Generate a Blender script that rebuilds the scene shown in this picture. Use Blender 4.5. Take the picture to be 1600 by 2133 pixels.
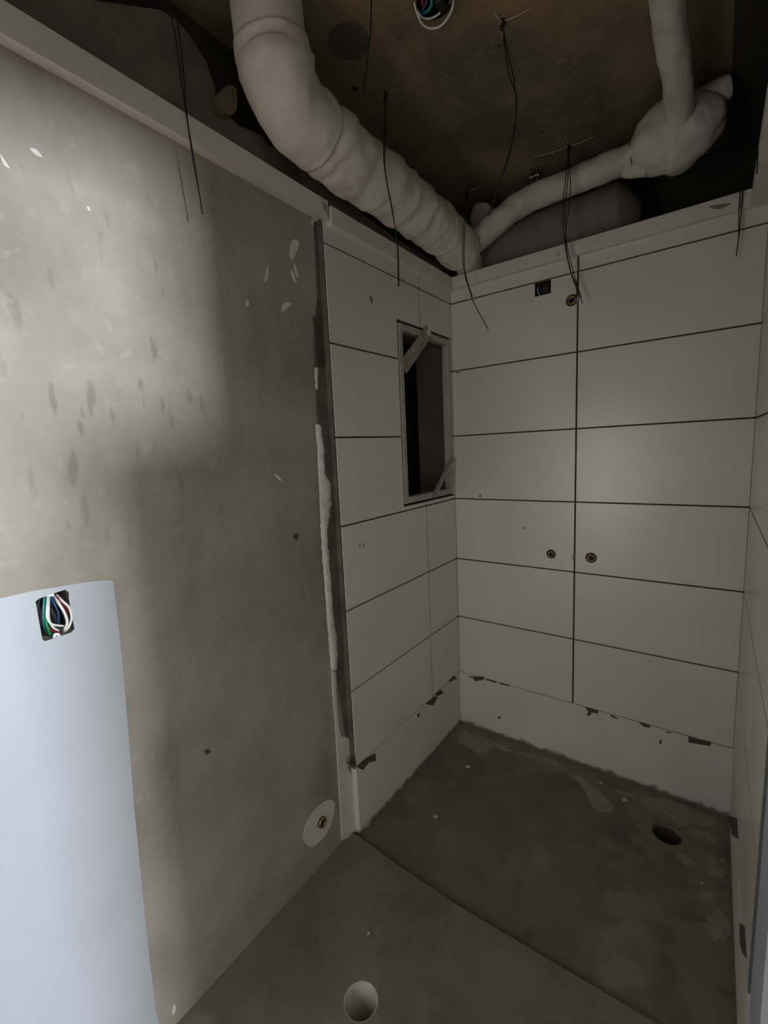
import bpy, bmesh, math, random
from mathutils import Vector, Euler, Matrix, noise
random.seed(7)
for o in list(bpy.data.objects): bpy.data.objects.remove(o)
scene = bpy.context.scene
COL = scene.collection
R_ = math.radians

# ------------------------------------------------------------------ camera
cam_d = bpy.data.cameras.new('camera'); cam = bpy.data.objects.new('camera', cam_d); COL.objects.link(cam)
cam.location = (1.0099, -1.9486, 1.4249)
cam.rotation_euler = (R_(82.0149), R_(2.6822), R_(36.2413))
cam_d.sensor_fit = 'HORIZONTAL'; cam_d.sensor_width = 36.0
FPX = 930.087
cam_d.lens = FPX / 1600 * 36.0
cam_d.clip_start = 0.02
scene.camera = cam
# ------------------------------------------------------------------ world, lights, exposure
w = bpy.data.worlds.new('world'); scene.world = w; w.use_nodes = True
bg = w.node_tree.nodes['Background']; bg.inputs[0].default_value = (0.72, 0.83, 1.0, 1); bg.inputs[1].default_value = 1.0
def area(name, loc, rot, sx, sy, power, col):
    d = bpy.data.lights.new(name, 'AREA'); d.shape = 'RECTANGLE'; d.size = sx; d.size_y = sy; d.energy = power; d.color = col
    o = bpy.data.objects.new(name, d); COL.objects.link(o); o.location = loc; o.rotation_euler = rot
    return o
# daylight entering by the window of the hall outside the door ; fill light added behind the camera to brighten the tiles
area('window_daylight', (4.64, -0.88, 1.95), (0, R_(90), 0), 0.55, 0.66, 270, (0.85, 0.935, 1.0))
area('added_rear_fill', (0.20, -2.74, 1.05), (R_(90), 0, 0), 0.34, 1.1, 4.8, (1.0, 0.92, 0.82))
scene.view_settings.view_transform = 'Standard'; scene.view_settings.look = 'None'
scene.view_settings.gamma = 1.0; scene.view_settings.use_curve_mapping = False
scene.view_settings.exposure = 0.0

# ------------------------------------------------------------------ helpers
CAMR = cam.rotation_euler.to_matrix(); CAMP = Vector(cam.location)
def at(px, py, ax, v):
    """point of the photograph (1600x2133) on the real plane ax = v"""
    d = CAMR @ Vector(((px - 800) / FPX, -(py - 1066.5) / FPX, -1.0))
    i = 'xyz'.index(ax); return CAMP + d * ((v - CAMP[i]) / d[i])
def lin(c):
    f = lambda u: u / 12.92 if u <= 0.04045 else ((u + 0.055) / 1.055) ** 2.4
    return tuple(f(u / 255.0) for u in c) + (1.0,)
MATS = {}
def mat(name, c1, c2=None, scale=6.0, rough=0.8, bump=0.0, bscale=60.0, metal=0.0, stretch=(1, 1, 1), detail=6.0, lo=0.35, hi=0.65, spec=0.5):
    m = bpy.data.materials.new(name); m.use_nodes = True; nt = m.node_tree; N = nt.nodes; L = nt.links
    b = N['Principled BSDF']; b.inputs['Roughness'].default_value = rough; b.inputs['Metallic'].default_value = metal
    b.inputs['Specular IOR Level'].default_value = spec
    b.inputs['Base Color'].default_value = lin(c1)
    tc = N.new('ShaderNodeTexCoord'); mp = N.new('ShaderNodeMapping'); mp.inputs['Scale'].default_value = stretch
    L.new(tc.outputs['Object'], mp.inputs['Vector'])
    if c2 is not None:
        n = N.new('ShaderNodeTexNoise'); n.inputs['Scale'].default_value = scale; n.inputs['Detail'].default_value = detail
        n.inputs['Roughness'].default_value = 0.62
        L.new(mp.outputs[0], n.inputs['Vector'])
        r = N.new('ShaderNodeValToRGB'); r.color_ramp.elements[0].position = lo; r.color_ramp.elements[1].position = hi
        r.color_ramp.elements[0].color = lin(c1); r.color_ramp.elements[1].color = lin(c2)
        L.new(n.outputs['Fac'], r.inputs['Fac']); L.new(r.outputs['Color'], b.inputs['Base Color'])
        m['ramp'] = r.name
    if bump > 0:
        n2 = N.new('ShaderNodeTexNoise'); n2.inputs['Scale'].default_value = bscale; n2.inputs['Detail'].default_value = 8.0
        L.new(mp.outputs[0], n2.inputs['Vector'])
        bp = N.new('ShaderNodeBump'); bp.inputs['Strength'].default_value = bump; bp.inputs['Distance'].default_value = 0.004
        L.new(n2.outputs['Fac'], bp.inputs['Height']); L.new(bp.outputs['Normal'], b.inputs['Normal'])
    MATS[name] = m
    return m
def nodes(m): return m.node_tree.nodes, m.node_tree.links, m.node_tree.nodes['Principled BSDF']
def mix_in(m, fac_socket, color):
    """mix a colour over what feeds Base Color"""
    N, L, b = nodes(m)
    mx = N.new('ShaderNodeMix'); mx.data_type = 'RGBA'
    src = b.inputs['Base Color'].links[0].from_socket if b.inputs['Base Color'].links else None
    if src: L.new(src, mx.inputs[6])
    else: mx.inputs[6].default_value = b.inputs['Base Color'].default_value
    mx.inputs[7].default_value = lin(color); L.new(fac_socket, mx.inputs[0]); L.new(mx.outputs[2], b.inputs['Base Color'])
def ramp(m, sock, a, bb):
    N, L, b = nodes(m)
    r = N.new('ShaderNodeMapRange'); r.inputs[1].default_value = a; r.inputs[2].default_value = bb; r.clamp = True
    L.new(sock, r.inputs[0]); return r.outputs[0]
def mul(m, s1, s2):
    N, L, b = nodes(m); k = N.new('ShaderNodeMath'); k.operation = 'MULTIPLY'; L.new(s1, k.inputs[0])
    if isinstance(s2, (int, float)): k.inputs[1].default_value = s2
    else: L.new(s2, k.inputs[1])
    return k.outputs[0]
def mmax(m, s1, s2):
    N, L, b = nodes(m); k = N.new('ShaderNodeMath'); k.operation = 'MAXIMUM'; L.new(s1, k.inputs[0]); L.new(s2, k.inputs[1]); return k.outputs[0]
def xyz(m):
    N, L, b = nodes(m); tc = N.new('ShaderNodeTexCoord'); s = N.new('ShaderNodeSeparateXYZ'); L.new(tc.outputs['Object'], s.inputs[0]); return s.outputs
def nz(m, scale, stretch=(1, 1, 1), detail=5.0, loc=(0, 0, 0)):
    N, L, b = nodes(m); tc = N.new('ShaderNodeTexCoord'); mp = N.new('ShaderNodeMapping'); mp.inputs['Scale'].default_value = stretch; mp.inputs['Location'].default_value = loc
    n = N.new('ShaderNodeTexNoise'); n.inputs['Scale'].default_value = scale; n.inputs['Detail'].default_value = detail
    L.new(tc.outputs['Object'], mp.inputs[0]); L.new(mp.outputs[0], n.inputs['Vector']); return n.outputs['Fac']

# materials -----------------------------------------------------------
concrete = mat('bare_plaster', (140, 130, 118), (171, 162, 150), 2.2, 0.72, 0.25, 55)
def drops():
    N, L, b = nodes(concrete)
    tc = N.new('ShaderNodeTexCoord'); mp = N.new('ShaderNodeMapping'); mp.inputs['Scale'].default_value = (1, 1.0, 0.30); mp.inputs['Rotation'].default_value = (R_(-12), 0, 0)
    L.new(tc.outputs['Object'], mp.inputs[0])
    v = N.new('ShaderNodeTexVoronoi'); v.inputs['Scale'].default_value = 30.0
    wn = N.new('ShaderNodeTexNoise'); wn.inputs['Scale'].default_value = 30.0; L.new(mp.outputs[0], wn.inputs['Vector'])
    mxv = N.new('ShaderNodeMix'); mxv.data_type = 'VECTOR'; mxv.inputs[0].default_value = 0.035; L.new(mp.outputs[0], mxv.inputs[4]); L.new(wn.outputs['Color'], mxv.inputs[5]); L.new(mxv.outputs[1], v.inputs['Vector'])
    d = ramp(concrete, v.outputs['Distance'], 0.28, 0.16)
    s = xyz(concrete)
    my = mul(concrete, ramp(concrete, s[1], -1.72, -1.60), ramp(concrete, s[1], -1.16, -1.24))
    mz = mul(concrete, ramp(concrete, s[2], 1.15, 1.4), ramp(concrete, s[2], 2.02, 1.9))
    patch = ramp(concrete, nz(concrete, 4.0, loc=(3, 1, 0)), 0.36, 0.44)
    mix_in(concrete, mul(concrete, mul(concrete, mul(concrete, d, my), mul(concrete, mz, patch)), 0.5), (112, 100, 84))
    mix_in(concrete, mul(concrete, ramp(concrete, nz(concrete, 7.0, (1, 1, 0.25)), 0.56, 0.75), 0.5), (120, 112, 100))
    mix_in(concrete, mul(concrete, ramp(concrete, nz(concrete, 30.0), 0.60, 0.72), 0.25), (186, 180, 168))
drops()
rough_plaster = mat('rough_upper_plaster', (92, 85, 76), (124, 115, 103), 7, 0.95, 1.0, 26)
patch_m = mat('grey_ceiling_patch', (84, 80, 72), (98, 93, 84), 8, 0.95, 0.5, 40)
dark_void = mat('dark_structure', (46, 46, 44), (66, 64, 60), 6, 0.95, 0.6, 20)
slab = mat('ceiling_slab', (120, 104, 79), (146, 127, 97), 5, 0.95, 0.7, 45, stretch=(1, 1, 1))
mix_in(slab, mul(slab, ramp(slab, nz(slab, 2.2), 0.52, 0.66), 0.6), (78, 72, 62))
mix_in(slab, mul(slab, ramp(slab, nz(slab, 40), 0.60, 0.7), 0.4), (150, 134, 108))
screed = mat('floor_screed', (104, 95, 83), (126, 116, 103), 4, 0.88, 0.4, 70)
mix_in(screed, mul(screed, ramp(screed, nz(screed, 9), 0.58, 0.72), 0.4), (140, 132, 120))
wet = mat('shower_screed', (100, 91, 79), (120, 110, 96), 4, 0.82, 0.4, 60)
def crust():
    s = xyz(wet)
    my = ramp(wet, s[1], -0.26, -0.03); mx = ramp(wet, s[0], 0.70, 1.05)
    edge = mmax(wet, my, mx)
    n = nz(wet, 6.5, detail=8)
    N, L, b = nodes(wet); k = N.new('ShaderNodeMath'); k.operation = 'MULTIPLY_ADD'; L.new(edge, k.inputs[0]); k.inputs[1].default_value = 0.22; L.new(n, k.inputs[2])
    f = ramp(wet, k.outputs[0], 0.60, 0.70)
    mix_in(wet, mul(wet, f, 0.7), (136, 126, 109))
    n2 = nz(wet, 14, detail=8, loc=(5, 2, 0))
    mix_in(wet, mul(wet, ramp(wet, n2, 0.60, 0.74), 0.45), (72, 66, 57))
crust()
tile_m = mat('glazed_tile', (212, 207, 197), (220, 216, 207), 3.0, 0.30, 0.0, spec=0.9)
mix_in(tile_m, mul(tile_m, ramp(tile_m, nz(tile_m, 2.4), 0.5, 0.8), 0.25), (196, 188, 176))
mortar = mat('tile_mortar', (70, 60, 50), (92, 80, 68), 20, 0.95, 0.5, 90)
reveal_m = mat('opening_plaster', (108, 97, 85), (124, 112, 99), 8, 0.9, 0.4, 50)
smudge_m = mat('dirt_smudge', (112, 102, 90), (150, 140, 128), 60, 0.9)
grey_mortar = mat('grey_mortar', (84, 79, 72), (110, 103, 94), 14, 0.95, 0.8, 60)
coat = mat('waterproof_coat', (206, 202, 193), (215, 211, 203), 4, 0.62, 0.35, 60)
def base_grime():
    s = xyz(coat); n = nz(coat, 26)
    N, L, b = nodes(coat); k = N.new('ShaderNodeMath'); k.operation = 'MULTIPLY_ADD'; L.new(n, k.inputs[0]); k.inputs[1].default_value = -0.05; L.new(s[2], k.inputs[2])
    mix_in(coat, mul(coat, ramp(coat, k.outputs[0], -0.012, -0.028), 0.9), (96, 86, 72))
base_grime()
paint = mat('white_wall_paint', (176, 178, 185), (182, 184, 192), 3, 0.55, 0.12, 80)
foam = mat('white_filler', (206, 204, 196), (226, 224, 218), 18, 0.9, 1.0, 90)
trim_m = mat('trim_board', (206, 198, 190), (216, 209, 201), 5, 0.6, 0.12, 60)
mix_in(trim_m, mul(trim_m, ramp(trim_m, nz(trim_m, 16), 0.66, 0.74), 0.7), (110, 96, 82))
wrap_m = mat('pipe_insulation', (196, 186, 174), (214, 206, 195), 9, 0.85, 0.35, 60)
wrap2_m = mat('grey_duct_wrap', (112, 107, 100), (128, 123, 115), 5, 0.9, 0.2, 50)
metal_m = mat('galvanised_steel', (190, 192, 194), None, rough=0.3, metal=1.0)
greytrim = mat('grey_edge_profile', (84, 88, 90), (100, 104, 106), 20, 0.5, 0.1, 60)
brass = mat('brass', (188, 158, 104), (150, 122, 80), 30, 0.4, metal=0.8)
frame_m = mat('dusty_frame', (160, 156, 148), (182, 178, 170), 24, 0.6, 0.3, 60)
strap_m = mat('rusty_strap', (140, 130, 118), (166, 156, 142), 30, 0.6, 0.3, 60, metal=0.2)
black = mat('black_plastic', (18, 18, 20), None, rough=0.5)
wire_blk = mat('black_wire', (24, 23, 22), None, rough=0.55)
w_white = mat('white_wire', (228, 228, 226), None, rough=0.4); w_green = mat('green_wire', (28, 150, 92), None, rough=0.4)
w_teal = mat('teal_wire', (48, 160, 160), None, rough=0.4); w_blue = mat('blue_wire', (36, 84, 130), None, rough=0.4); w_red = mat('red_wire', (150, 34, 44), None, rough=0.4)
tie_m = mat('tie_wire', (186, 172, 142), None, rough=0.6)
wood = mat('raw_wood', (96, 84, 66), (128, 113, 90), 30, 0.85, 0.4, 60, stretch=(3, 3, 0.4))
ply = mat('plywood', (158, 124, 84), (176, 142, 100), 12, 0.7, 0.1, 60, stretch=(1, 1, 0.2))
pvc = mat('pvc_pipe', (170, 162, 146), (182, 174, 160), 10, 0.5)
hallw = mat('hall_paint', (206, 204, 198), (212, 210, 204), 3, 0.8)
glass_m = mat('window_glass', (235, 240, 242), None, rough=0.02)
nodes(glass_m)[2].inputs['Transmission Weight'].default_value = 1.0

def wloc(o):
    v = Vector((0, 0, 0))
    while o is not None: v += Vector(o.location); o = o.parent
    return v
def obj(name, bm, m, parent=None, smooth=False, **props):
    bmesh.ops.recalc_face_normals(bm, faces=bm.faces)
    if parent is not None:
        bmesh.ops.translate(bm, verts=bm.verts, vec=-wloc(parent))
    me = bpy.data.meshes.new(name); bm.to_mesh(me); bm.free()
    if smooth:
        for p in me.polygons: p.use_smooth = True
    me.materials.append(m)
    o = bpy.data.objects.new(name, me); COL.objects.link(o); o.parent = parent
    for k, v in props.items(): o[k] = v
    return o
def structure(name, bm, m, label=None):
    o = obj(name, bm, m); o['kind'] = 'structure'
    return o
def thing(name, loc, label, cat, group=None):
    o = bpy.data.objects.new(name, None); COL.objects.link(o); o.location = loc; o.empty_display_size = 0.05
    o['label'] = label; o['category'] = cat
    if group: o['group'] = group
    return o
def tag(o, label, cat, group=None):
    o['label'] = label; o['category'] = cat
    if group: o['group'] = group
    return o
def box(bm, lo, hi):
    x0, y0, z0 = lo; x1, y1, z1 = hi
    v = [bm.verts.new(c) for c in [(x0, y0, z0), (x1, y0, z0), (x1, y1, z0), (x0, y1, z0), (x0, y0, z1), (x1, y0, z1), (x1, y1, z1), (x0, y1, z1)]]
    for f in [(0, 3, 2, 1), (4, 5, 6, 7), (0, 1, 5, 4), (1, 2, 6, 5), (2, 3, 7, 6), (3, 0, 4, 7)]: bm.faces.new([v[i] for i in f])
    return v
def boxbm(lo, hi, bevel=0.0):
    bm = bmesh.new(); box(bm, lo, hi)
    if bevel: bmesh.ops.bevel(bm, geom=list(bm.edges), offset=bevel, segments=1, affect='EDGES', profile=0.5)
    return bm
def lift(ax, v, a, b):
    return Vector((v, a, b)) if ax == 'x' else Vector((a, v, b)) if ax == 'y' else Vector((a, b, v))
def plate(ax, front, back, outer, holes=(), bm=None):
    """a slab with polygon outline (and holes) between the planes ax=front and ax=back"""
    own = bm is None
    t = bmesh.new(); edges = []
    for loop in [outer] + list(holes):
        vs = [t.verts.new(lift(ax, front, a, b)) for a, b in loop]
        for i in range(len(vs)): edges.append(t.edges.new((vs[i], vs[(i + 1) % len(vs)])))
    bmesh.ops.triangle_fill(t, use_beauty=True, use_dissolve=False, edges=edges)
    r = bmesh.ops.extrude_face_region(t, geom=list(t.faces))
    d = lift(ax, back - front, 0, 0)
    bmesh.ops.translate(t, verts=[g for g in r['geom'] if isinstance(g, bmesh.types.BMVert)], vec=d)
    bmesh.ops.recalc_face_normals(t, faces=t.faces)
    return t
def rect(a0, a1, b0, b1): return [(a0, b0), (a1, b0), (a1, b1), (a0, b1)]
def circ(a, b, r, n=28): return [(a + r * math.cos(2 * math.pi * i / n), b + r * math.sin(2 * math.pi * i / n)) for i in range(n)]
def px_poly(ax, v, pts):
    out = []
    for p in pts:
        c = at(p[0], p[1], ax, v); out.append((c.y, c.z) if ax == 'x' else (c.x, c.z) if ax == 'y' else (c.x, c.y))
    return out
def soft(pts, n=5):
    P = [Vector((a, b, 0)) for a, b in pts]; m = len(P); out = []
    for i in range(m):
        a, b, c, d = P[i - 1], P[i], P[(i + 1) % m], P[(i + 2) % m]
        for q in range(n):
            u = q / n; v = 0.5 * ((2 * b) + (c - a) * u + (2 * a - 5 * b + 4 * c - d) * u * u + (3 * b - a - 3 * c + d) * u ** 3); out.append((v.x, v.y))
    return out
def catmull(pts, n):
    P = [Vector(p) for p in pts]; P = [P[0] * 2 - P[1]] + P + [P[-1] * 2 - P[-2]]; out = []
    segs = len(P) - 3
    for i in range(n + 1):
        t = i / n * segs; k = min(int(t), segs - 1); u = t - k; a, b, c, d = P[k:k + 4]
        out.append(0.5 * ((2 * b) + (c - a) * u + (2 * a - 5 * b + 4 * c - d) * u * u + (3 * b - a - 3 * c + d) * u ** 3))
    return out
def tube(path, rad, seg=8, bm=None, cap=True):
    """path: points; rad: number or f(arc_length, angle, t)"""
    if bm is None: bm = bmesh.new()
    n = len(path); s = 0.0; rings = []; T0 = (path[1] - path[0]).normalized()
    up = Vector((0, 0, 1)) if abs(T0.z) < 0.9 else Vector((0, 1, 0))
    nrm = (up - T0 * up.dot(T0)).normalized()
    for i, p in enumerate(path):
        T = (path[min(i + 1, n - 1)] - path[max(i - 1, 0)]).normalized()
        nrm = (nrm - T * nrm.dot(T)).normalized(); bi = T.cross(nrm)
        if i: s += (p - path[i - 1]).length
        ring = []
        for k in range(seg):
            a = 2 * math.pi * k / seg; r = rad(s, a, i / (n - 1)) if callable(rad) else rad
            ring.append(bm.verts.new(p + (nrm * math.cos(a) + bi * math.sin(a)) * r))
        rings.append(ring)
    for i in range(n - 1):
        for k in range(seg):
            bm.faces.new((rings[i][k], rings[i][(k + 1) % seg], rings[i + 1][(k + 1) % seg], rings[i + 1][k]))
    if cap:
        bm.faces.new(rings[0][::-1]); bm.faces.new(rings[-1])
    return bm

# ------------------------------------------------------------------ main sizes
W = 1.114            # width between the tiled faces
CX = -0.027          # bare plaster face of the left wall
TY = -0.834          # where the tiling of the left wall ends
Z1, TH = 0.2714, 0.3 # first joint, tile height
LV = [Z1 + TH * k for k in range(7)]
TRT = 2.185; CEIL = 2.54
JW = 0.0031          # half joint
YB = -2.75           # wall behind the camera
JAMB = -1.21; JAMB2 = -2.35
TT = 0.012           # tile thickness

# ------------------------------------------------------------------ floor
FZ, WZ = 0.006, -0.012
edge_y = [(-0.05, -0.852), (0.05, -0.856), (0.2, -0.868), (0.42, -0.876), (0.6, -0.872), (0.75, -0.868), (0.95, -0.862), (1.14, -0.858)]
d_near = (0.331, -1.237, 0.046); d_far = (0.932, -0.207, 0.047)
outer = [(-0.12, YB), (1.24, YB), (1.24, -0.858)] + edge_y[::-1] + [(-0.12, -0.852)]
floor = structure('floor', plate('z', FZ, FZ - 0.2, outer, [circ(*d_near)]), screed)
wetf = obj('shower_floor', plate('z', WZ, WZ - 0.18, [(-0.08, -0.92), (1.2, -0.92), (1.2, 0.08), (-0.08, 0.08)], [circ(*d_far)]), wet, floor)
def collar(d, z, h):
    x, y, r = d; bm = bmesh.new(); n = 32
    rings = [(r - 0.0005, z - 0.0005), (r - 0.004, z - 0.0005), (r - 0.005, z - h), (0.0, z - h)]
    prev = None
    for rr, zz in rings[:-1]:
        ring = [bm.verts.new((x + rr * math.cos(2 * math.pi * i / n), y + rr * math.sin(2 * math.pi * i / n), zz)) for i in range(n)]
        if prev:
            for i in range(n): bm.faces.new((prev[i], prev[(i + 1) % n], ring[(i + 1) % n], ring[i]))
        prev = ring
    bm.faces.new(prev)
    return bm
obj('drain_pipe', collar(d_near, FZ, 0.17), pvc, floor, True)
obj('drain_pipe', collar(d_far, WZ - 0.012, 0.13), dark_void, floor, True)
# crust left along the walls: thin irregular flakes of dried mortar
def blob(cx, cy, r, n=14, sx=1.0, sy=1.0, seed=0, rough=0.45):
    return [(cx + r * sx * math.cos(2 * math.pi * i / n) * (1 + rough * noise.noise(Vector((i * 1.7, seed * 3.1, 0.3)))),
             cy + r * sy * math.sin(2 * math.pi * i / n) * (1 + rough * noise.noise(Vector((i * 1.7, seed * 3.1, 9.3))))) for i in range(n)]
crust_m = mat('dried_mortar', (136, 127, 113), (158, 148, 132), 40, 0.95, 0.8, 80)
for i, poly in enumerate([
    [(960, 1520), (985, 1530), (1010, 1537), (1030, 1548), (1018, 1562), (995, 1568), (978, 1556), (955, 1545)],
    [(1185, 1612), (1215, 1618), (1238, 1640), (1262, 1660), (1278, 1682), (1268, 1692), (1240, 1684), (1228, 1668), (1212, 1636)],
    [(1335, 1672), (1375, 1662), (1440, 1682), (1490, 1705), (1482, 1722), (1440, 1716), (1418, 1722), (1395, 1700), (1368, 1690)],
    [(1408, 1775), (1428, 1780), (1450, 1800), (1432, 1802), (1412, 1790)],
    [(1450, 1860), (1470, 1858), (1482, 1872), (1466, 1880)]]):
    obj('mortar_flake', plate('z', WZ + 0.0018, WZ - 0.002, soft(px_poly('z', WZ + 0.0018, poly), 4)), crust_m, floor)

for i, (px, py, r, sx, sy) in enumerate([(1046, 1556, .030, 1.7, .55), (1098, 1572, .022, 1.5, .6), (1140, 1586, .034, 1.8, .5), (1172, 1600, .018, 1, .7), (1302, 1652, .026, 1.6, .5), (1352, 1664, .02, 1.4, .6), (1470, 1742, .030, 1.0, .9), (1492, 1800, .034, .8, 1.5), (1476, 1868, .026, .9, 1.2), (1440, 1842, .014, 1, 1), (1496, 1932, .036, .7, 1.6), (1004, 1548, .02, 1.2, .7), (972, 1516, .022, 1.3, .5)]):
    c = at(px, py, 'z', WZ + 0.0014); obj('mortar_flake', plate('z', WZ + 0.0014, WZ - 0.002, soft(blob(c.x, c.y, r, 16, sx, sy, i + 20, 1.3), 3)), crust_m, floor)

# ------------------------------------------------------------------ left wall, bare plaster
eb = (-1.686, -1.632, 1.086, 1.176)      # electrical box opening
ebp = [(eb[0] + .004, eb[2]), (eb[1] - .006, eb[2] + .001), (eb[1] + .001, eb[2] + .006), (eb[1] - .001, eb[3] - .02), (eb[1] + .001, eb[3] - .006), (eb[1] - .005, eb[3] + .001), (eb[0] + .03, eb[3] - .001), (eb[0] + .006, eb[3] - .004), (eb[0] - .001, eb[3] - .008), (eb[0], eb[2] + .005)]
wall_left = structure('wall_left', plate('x', CX, CX - 0.16, rect(YB - 0.12, TY + 0.03, -0.19, TRT - 0.01), [ebp]), concrete)
pe = [(at(px, py, 'x', CX).y, at(px, py, 'x', CX).z) for px, py in [(235, 1210), (246, 1300), (256, 1400), (264, 1500), (272, 1600), (281, 1700), (291, 1800), (300, 1900), (311, 2000), (325, 2110)]]
pe = [(a + 0.0015 * noise.noise(Vector((0, 0, b * 30))), b) for a, b in pe]
top = [(-2.75, 1.194), (-2.2, 1.196), (-1.9, 1.194)] + [(at(a, b, 'x', CX).y, at(a, b, 'x', CX).z) for a, b in [(0, 1246), (60, 1232), (120, 1222), (180, 1212), (222, 1208)]]
obj('white_paint_panel', plate('x', CX + 0.002, CX - 0.01, top + pe + [(-1.575, 0.02), (-2.75, 0.02)], [ebp]), paint, wall_left, label='white painted patch on the plaster wall')
# round patch with pipe stub
pc = at(666, 1714, 'x', CX)
ell = [(pc.y + 0.075 * math.cos(a) * (1 + 0.06 * math.sin(3 * a)), pc.z + 0.068 * math.sin(a) * (1 + 0.05 * math.sin(2 * a + 1))) for a in [2 * math.pi * i / 40 for i in range(40)]]
obj('round_coat_patch', plate('x', CX + 0.002, CX - 0.005, ell, [circ(pc.y + 0.006, pc.z, 0.019, 20)]), coat, wall_left)
stub = thing('water_outlet', (CX, pc.y + 0.006, pc.z), 'brass pipe stub in round white patch low on the bare plaster wall', 'pipe fitting')
def fitting(root, c, axis, r, deep):
    ax = Vector(axis)
    obj('brass_ring', ringtube(c - ax * deep, ax, r, r * 0.62, 0.010), brass, root, True)
    obj('socket', ringtube(c - ax * (deep + 0.008), ax, r * 0.62, 0.0, 0.010), black, root, True)
def ringtube(c, ax, ro, ri, h, n=24):
    bm = bmesh.new(); u = Vector((0, 0, 1)); v = ax.cross(u)
    prof = [(ro, 0), (ro, h), (max(ri, 0.0005), h), (max(ri, 0.0005), 0)]
    R = [[bm.verts.new(c + ax * hh + (u * math.cos(2 * math.pi * i / n) + v * math.sin(2 * math.pi * i / n)) * rr) for i in range(n)] for rr, hh in prof]
    for j in range(4):
        A, B = R[j], R[(j + 1) % 4]
        for i in range(n): bm.faces.new((A[i], A[(i + 1) % n], B[(i + 1) % n], B[i]))
    return bm
fitting(stub, Vector((CX + 0.006, pc.y + 0.006, pc.z)), (1, 0, 0), 0.017, 0.004)
# paint splashes
spl = [[(604, 515), (610, 500), (620, 502), (622, 512), (612, 535), (606, 540)], [(552, 580), (556, 558), (559, 553), (558, 575), (553, 588)],
       [(612, 550), (616, 556), (622, 578), (616, 572)], [(606, 563), (611, 568), (618, 590), (610, 580)], [(590, 632), (603, 630), (606, 635), (594, 645), (587, 650)],
       [(62, 310), (75, 312), (88, 328), (72, 322)], [(0, 322), (10, 336), (20, 352), (6, 342)], [(180, 432), (184, 431), (188, 440), (183, 438)],
       [(570, 988), (578, 990), (588, 1003), (580, 998)], [(360, 2094), (366, 2094), (364, 2108), (358, 2112)], [(514, 626), (518, 628), (517, 638), (513, 636)], [(648, 460), (656, 456), (660, 464), (652, 470)]]
for s in spl: obj('paint_splash', plate('x', CX + 0.0016, CX - 0.002, soft(px_poly('x', CX, s))), foam, wall_left)
for s in [[(613, 1112), (620, 1110), (622, 1120), (616, 1126), (611, 1120)], [(424, 1564), (434, 1560), (440, 1566), (430, 1572)]]:
    obj('plaster_pit', plate('x', CX + 0.0006, CX - 0.004, px_poly('x', CX, s)), mortar, wall_left)

# left wall, tiled half -------------------------------------------------
ny0, ny1, nz0, nz1 = -0.447, -0.016, 1.192, 1.917        # opening
obj('mortar_bed', plate('x', -TT + 0.004, -0.187, rect(TY + 0.002, 0.0, -0.19, TRT), [rect(ny0, ny1, nz0, nz1)]), mortar, wall_left)
def tile(ax, front, sgn, outer, holes, parent):
    b = plate(ax, front, front - sgn * TT, outer, holes)
    return obj('tile', b, tile_m, parent)
J = JW
cj = -0.276
def T(y0, y1, z0, z1): return [(y0, z0 + J), (y1, z0 + J), (y1, z1 - J), (y0, z1 - J)]
lt = []
for k in range(7):
    z0 = LV[k]; z1 = LV[k + 1] if k < 6 else 2.150 + J
    if k in (0, 1, 2, 6):
        lt += [T(TY, cj - 0.0046, z0, z1), T(cj + 0.0046, -0.001, z0, z1)]
lt += [T(TY, ny0 - 0.004, LV[3], LV[4]), T(TY, ny0 - 0.004, LV[4], LV[5])]
lt += [[(ny0 + 0.0, LV[3] + J), (cj - 0.0046, LV[3] + J), (cj - 0.0046, nz0 - 0.004), (ny0, nz0 - 0.004)], [(cj + 0.0046, LV[3] + J), (-0.001, LV[3] + J), (-0.001, nz0 - 0.004), (cj + 0.0046, nz0 - 0.004)]]
lt += [[(TY, LV[5] + J), (ny0 - 0.004, LV[5] + J), (ny0 - 0.004, nz1 + 0.004), (cj - 0.0046, nz1 + 0.004), (cj - 0.0046, LV[6] - J), (TY, LV[6] - J)]]
lt += [[(cj + 0.0046, nz1 + 0.004), (ny1 + 0.004, nz1 + 0.004), (ny1 + 0.004, LV[5] + J), (-0.001, LV[5] + J), (-0.001, LV[6] - J), (cj + 0.0046, LV[6] - J)]]
lt += [T(ny1 + 0.004, -0.001, LV[4], LV[5]), [(ny1 + 0.004, nz0), (-0.001, nz0), (-0.001, LV[4] - J), (ny1 + 0.004, LV[4] - J)]]
for p in lt: tile('x', 0.0, 1, p, [], wall_left)
obj('waterproof_coat', plate('x', 0.0, -0.03, [(TY - 0.0, -0.03), (-0.0, -0.03), (0.0, LV[0]), (TY, LV[0])]), coat, wall_left)
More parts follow.
